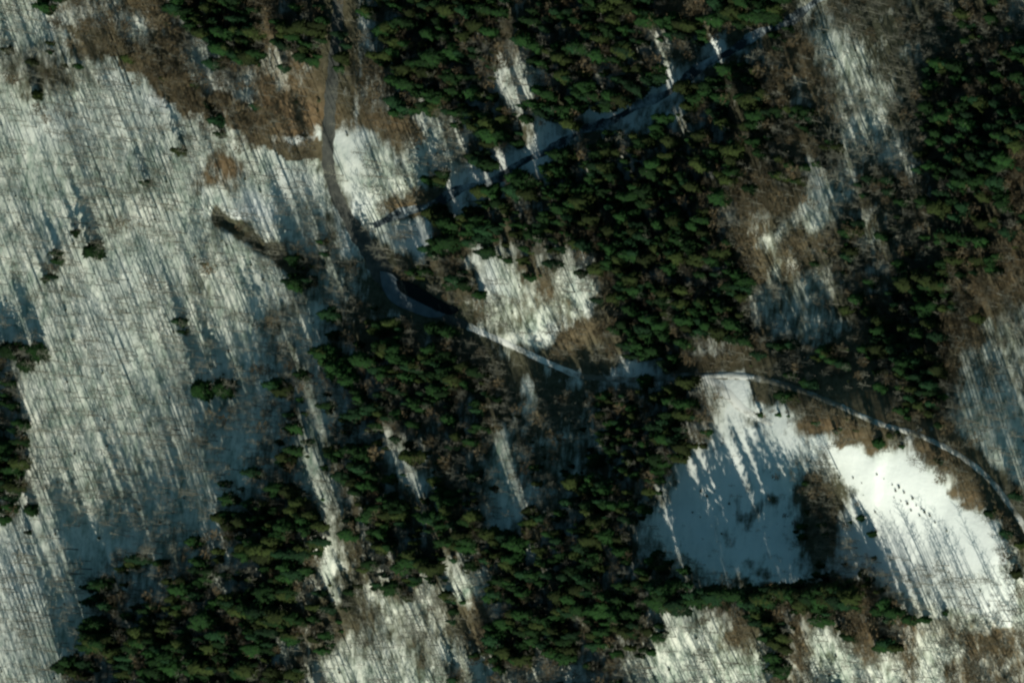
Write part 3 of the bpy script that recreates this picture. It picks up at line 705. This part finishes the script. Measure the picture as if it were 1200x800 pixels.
# ------------------------------------------------------------------ label words
PLACES = [(60, 25, 'in the top left corner'), (230, 30, 'in the wood above the brown slope'), (120, 75, 'on the brown band, upper left'), (250, 120, 'on the brown band, lower end'),
 (330, 70, 'on the rusty slope left of the road'), (440, 60, 'in the wood right of the road top'), (430, 160, 'on the snow right of the road'), (540, 70, 'in the top wood left of centre'),
 (600, 110, 'around the small snow gap, top centre'), (680, 60, 'in the top wood right of centre'), (780, 40, 'above the stream gap, top right of centre'), (690, 120, 'on the upper side of the stream gap'),
 (600, 240, 'in the wood below the stream gap'), (720, 190, 'under the middle of the stream gap'), (830, 150, 'in the wood right of the stream gap'), (800, 250, 'in the dark heart of the centre wood'),
 (950, 90, 'on the pale snow streaks, upper right'), (1040, 60, 'in the grey wood, top right'), (1130, 130, 'in the upper right wood'), (1150, 240, 'in the right edge wood'), (940, 230, 'on the patchy snow right of centre'),
 (900, 350, 'by the shaded snow gap right of centre'), (1060, 330, 'in the wood left of the right edge slope'), (1040, 430, 'in the wood above the snowy track'), (1150, 430, 'on the grey slope at the right edge'),
 (60, 160, 'high on the left snow slope'), (180, 210, 'on the upper middle of the left snow slope'), (300, 220, 'on the snow slope left of the road'), (60, 330, 'on the left edge of the snow slope'),
 (190, 350, 'in the middle of the left snow slope'), (320, 300, 'around the brown gully'), (60, 500, 'on the lower left snow slope'), (180, 500, 'low in the middle of the snow slope'), (320, 420, 'on the shaded right flank of the slope'),
 (60, 680, 'on the bright lower left snow'), (180, 640, 'on the shaded foot of the snow slope'), (200, 740, 'in the lower left wood'), (320, 600, 'in the wood at the slope foot'),
 (390, 320, 'beside the road above the pond'), (520, 300, 'above the dark pond'), (460, 430, 'in the wood below the pond'), (540, 480, 'at the lower edge of the pond wood'), (630, 340, 'on the round snow mound'),
 (700, 300, 'in the wood right of the snow mound'), (690, 400, 'in the brown thicket by the mound'), (620, 470, 'on the snow patch below the track'), (730, 500, 'in the dark wood below the track'), (790, 400, 'in the wood above the track bend'),
 (820, 480, 'between the dark wood and the snow field'), (420, 560, 'around the snow strips left of centre'), (560, 560, 'on the shaded snow strips below centre'), (680, 600, 'in the dark wood left of the snow field'),
 (390, 680, 'beside the narrow bright strip, lower left'), (470, 740, 'on the pale slope at the bottom edge'), (560, 680, 'above the pale bottom slope'), (680, 720, 'in the lower centre wood'), (820, 750, 'on the streaked snow, bottom right of centre'),
 (880, 700, 'in the spruce band under the snow field'), (960, 720, 'in the mixed wood under the snow field'), (860, 600, 'on the blue shaded snow field'), (960, 600, 'on the dark strip across the snow field'), (1060, 640, 'on the streaked part of the bright field'),
 (1090, 750, 'on the patchy ground, lower right corner'), (1180, 680, 'by the lower right edge'), (960, 480, 'on the rusty verge above the field'), (1140, 560, 'beside the track at the right edge'), (1000, 290, 'on the patchy slope, middle right')]
def where(px, py):
    b = min(PLACES, key=lambda p: (p[0] - px) ** 2 + (p[1] - py) ** 2)
    dx, dy = px - b[0], py - b[1]
    if math.hypot(dx, dy) < 14: return b[2], 'middle'
    v = 'upper' if dy < -9 else ('lower' if dy > 9 else '')
    h = 'left' if dx < -9 else ('right' if dx > 9 else '')
    return b[2], (v + ' ' + h).strip() or 'middle'

GROUP = {'conifer': 'spruces of the snowy forest', 'bare': 'bare grey trees of the snowy forest', 'brown': 'brown-leaved trees of the snowy forest', 'shrub': 'shrubs dotted over the snow field'}
NAME = {'conifer': 'spruce_tree', 'bare': 'bare_tree', 'brown': 'brown_leaved_tree', 'shrub': 'shrub'}
def label_for(kind, s, v, px, py, special, r):
    if special and special != 'field': return special
    pl, sub = where(px, py)
    size = 'tallest' if s > 1.32 else 'lofty' if s > 1.2 else 'tall' if s > 1.02 else 'mid-sized' if s > .8 else 'small'
    if size == 'tallest': size = 'towering'
    hue = VAR[kind][v]['hue']
    if kind == 'conifer':
        w = ('full', 'narrow', 'ragged', 'full', 'narrow', 'full', 'narrow')[v]
        return f'{size} {w} {hue} spruce {pl}, {sub}'
    if kind == 'bare': return f'{size} {hue} bare tree {pl}, {sub}'
    if kind == 'brown': return f'{size} {hue} dry-leaved tree {pl}, {sub}'
    return f'{hue} dark shrub {pl}, {sub}'

# ------------------------------------------------------------------ plant the trees
PART = {'conifer': ('trunk', 'crown'), 'bare': ('trunk', 'crown'), 'brown': ('trunk', 'crown'), 'shrub': ('stem', 'foliage')}
AREA = {'conifer': 1, 'bare': 1, 'brown': 1, 'shrub': 1}
def plant(kind, x, y, s, r, v, special, z, _):
    e = bpy.data.objects.new(NAME[kind], None); COL.objects.link(e)
    e.empty_display_size = .5
    e.location = (x, y, z); e.rotation_euler = (0, 0, r); wd = s * (1.75 if special and kind == 'conifer' else 1); e.scale = (wd, wd, s)
    px, py = photo(np.array([x]), np.array([y]), np.array([z + 10 * s]))
    e['label'] = label_for(kind, s, v, px[0], py[0], special, r)
    e['category'] = 'shrub' if kind == 'shrub' else 'tree'
    e['group'] = GROUP[kind]
    for nm, key in zip(PART[kind], ('trunk', 'crown')):
        o = bpy.data.objects.new(nm, VAR[kind][v][key]); COL.objects.link(o); o.parent = e

def scatter_stuff(name, kind, rows, label):
    pts = [(r[1], r[2], r[7]) for r in rows]
    me = bpy.data.meshes.new(name); me.from_pydata(pts, [], [])
    for nm, tp, vals in (('s', 'FLOAT', [r[3] for r in rows]), ('r', 'FLOAT', [r[4] for r in rows]), ('v', 'INT', [r[5] for r in rows])):
        a = me.attributes.new(nm, tp, 'POINT'); a.data.foreach_set('value', vals)
    o = bpy.data.objects.new(name, me); COL.objects.link(o)
    ng = bpy.data.node_groups.new(name, 'GeometryNodeTree')
    ng.interface.new_socket('Geometry', in_out='INPUT', socket_type='NodeSocketGeometry')
    ng.interface.new_socket('Geometry', in_out='OUTPUT', socket_type='NodeSocketGeometry')
    gi = ng.nodes.new('NodeGroupInput'); go_ = ng.nodes.new('NodeGroupOutput')
    m2p = ng.nodes.new('GeometryNodeMeshToPoints')
    L = ng.links.new
    L(gi.outputs[0], m2p.inputs['Mesh'])
    iop = ng.nodes.new('GeometryNodeInstanceOnPoints')
    def at(nm, tp):
        n = ng.nodes.new('GeometryNodeInputNamedAttribute'); n.data_type = tp; n.inputs['Name'].default_value = nm
        return n.outputs['Attribute']
    cmb = ng.nodes.new('ShaderNodeCombineXYZ'); L(at('r', 'FLOAT'), cmb.inputs['Z'])
    join = ng.nodes.new('GeometryNodeJoinGeometry')
    srcs = []
    for k, v in enumerate(VAR[kind]):
        so = bpy.data.objects.new(name + '_source', v['all'])
        oi = ng.nodes.new('GeometryNodeObjectInfo'); oi.inputs['Object'].default_value = so; oi.inputs['As Instance'].default_value = True
        srcs.append(oi)
    for oi in reversed(srcs): L(oi.outputs['Geometry'], join.inputs[0])
    L(m2p.outputs[0], iop.inputs['Points']); L(join.outputs[0], iop.inputs['Instance'])
    iop.inputs['Pick Instance'].default_value = True
    L(at('v', 'INT'), iop.inputs['Instance Index']); L(cmb.outputs[0], iop.inputs['Rotation']); L(at('s', 'FLOAT'), iop.inputs['Scale'])
    L(iop.outputs[0], go_.inputs[0])
    md = o.modifiers.new('scatter', 'NODES'); md.node_group = ng
    o['kind'] = 'stuff'; o['label'] = label; o['category'] = 'forest'
    print(name, len(rows))

_z = H(np.array([r[1] for r in out]), np.array([r[2] for r in out]))
for r, z in zip(out, _z): r.append(float(z))
_p = photo(np.array([r[1] for r in out]), np.array([r[2] for r in out]), _z + 10 * np.array([r[3] for r in out]))
for r, a, b in zip(out, *_p): r.append((float(a), float(b)))
def inframe(row):
    return 4 < row[8][0] < 1196 and 4 < row[8][1] < 796
for kind, sname, lab in (('conifer', 'spruce_forest', 'dark green mass of the many smaller spruces filling the woods'),
                         ('bare', 'bare_forest', 'grey haze of the many smaller bare trees over the snow slopes'),
                         ('brown', 'brown_leaved_forest', 'brown mass of the smaller dry-leaved trees on the litter slopes'),
                         ('shrub', 'scrub', 'low dark scrub scattered over the open ground')):
    rows = [r for r in out if r[0] == kind]
    fr = [r for r in rows if r[6] or inframe(r)]
    fr.sort(key=lambda r: (r[6] is None, -r[3]))
    single = fr[:298]
    ids = set(id(r) for r in single)
    rest = [r for r in rows if id(r) not in ids]
    for r in single: plant(*r)
    if rest: scatter_stuff(sname, kind, rest, lab)

# tell namesakes apart by their order from left to right
TH = {}
for o in bpy.data.objects:
    if 'category' in o and 'group' in o:
        TH.setdefault(o['label'], []).append(o)
ORD = ('leftmost', 'second', 'third', 'fourth', 'fifth', 'sixth', 'seventh')
for lab, obs in TH.items():
    if len(obs) < 2: continue
    key = lambda o: float(photo(np.array([o.location.x]), np.array([o.location.y]), np.array([o.location.z]))[0][0])
    obs.sort(key=key)
    w = lab.split(); extra = 1
    while len(w) + extra > 16: w.pop(1 if len(w) > 12 else 0)
    lab = ' '.join(w)
    names = ('leftmost', 'rightmost') if len(obs) == 2 else (('leftmost', 'central', 'rightmost') if len(obs) == 3 else ORD)
    for o, nm in zip(obs, names): o['label'] = lab + ', ' + nm
for o in bpy.data.objects:
    if 'label' in o:
        w = o['label'].split()
        if len(w) > 16: o['label'] = ' '.join(w[:16]) if w[15] not in ('second', 'from', 'in', 'the') else ' '.join(w[:15])
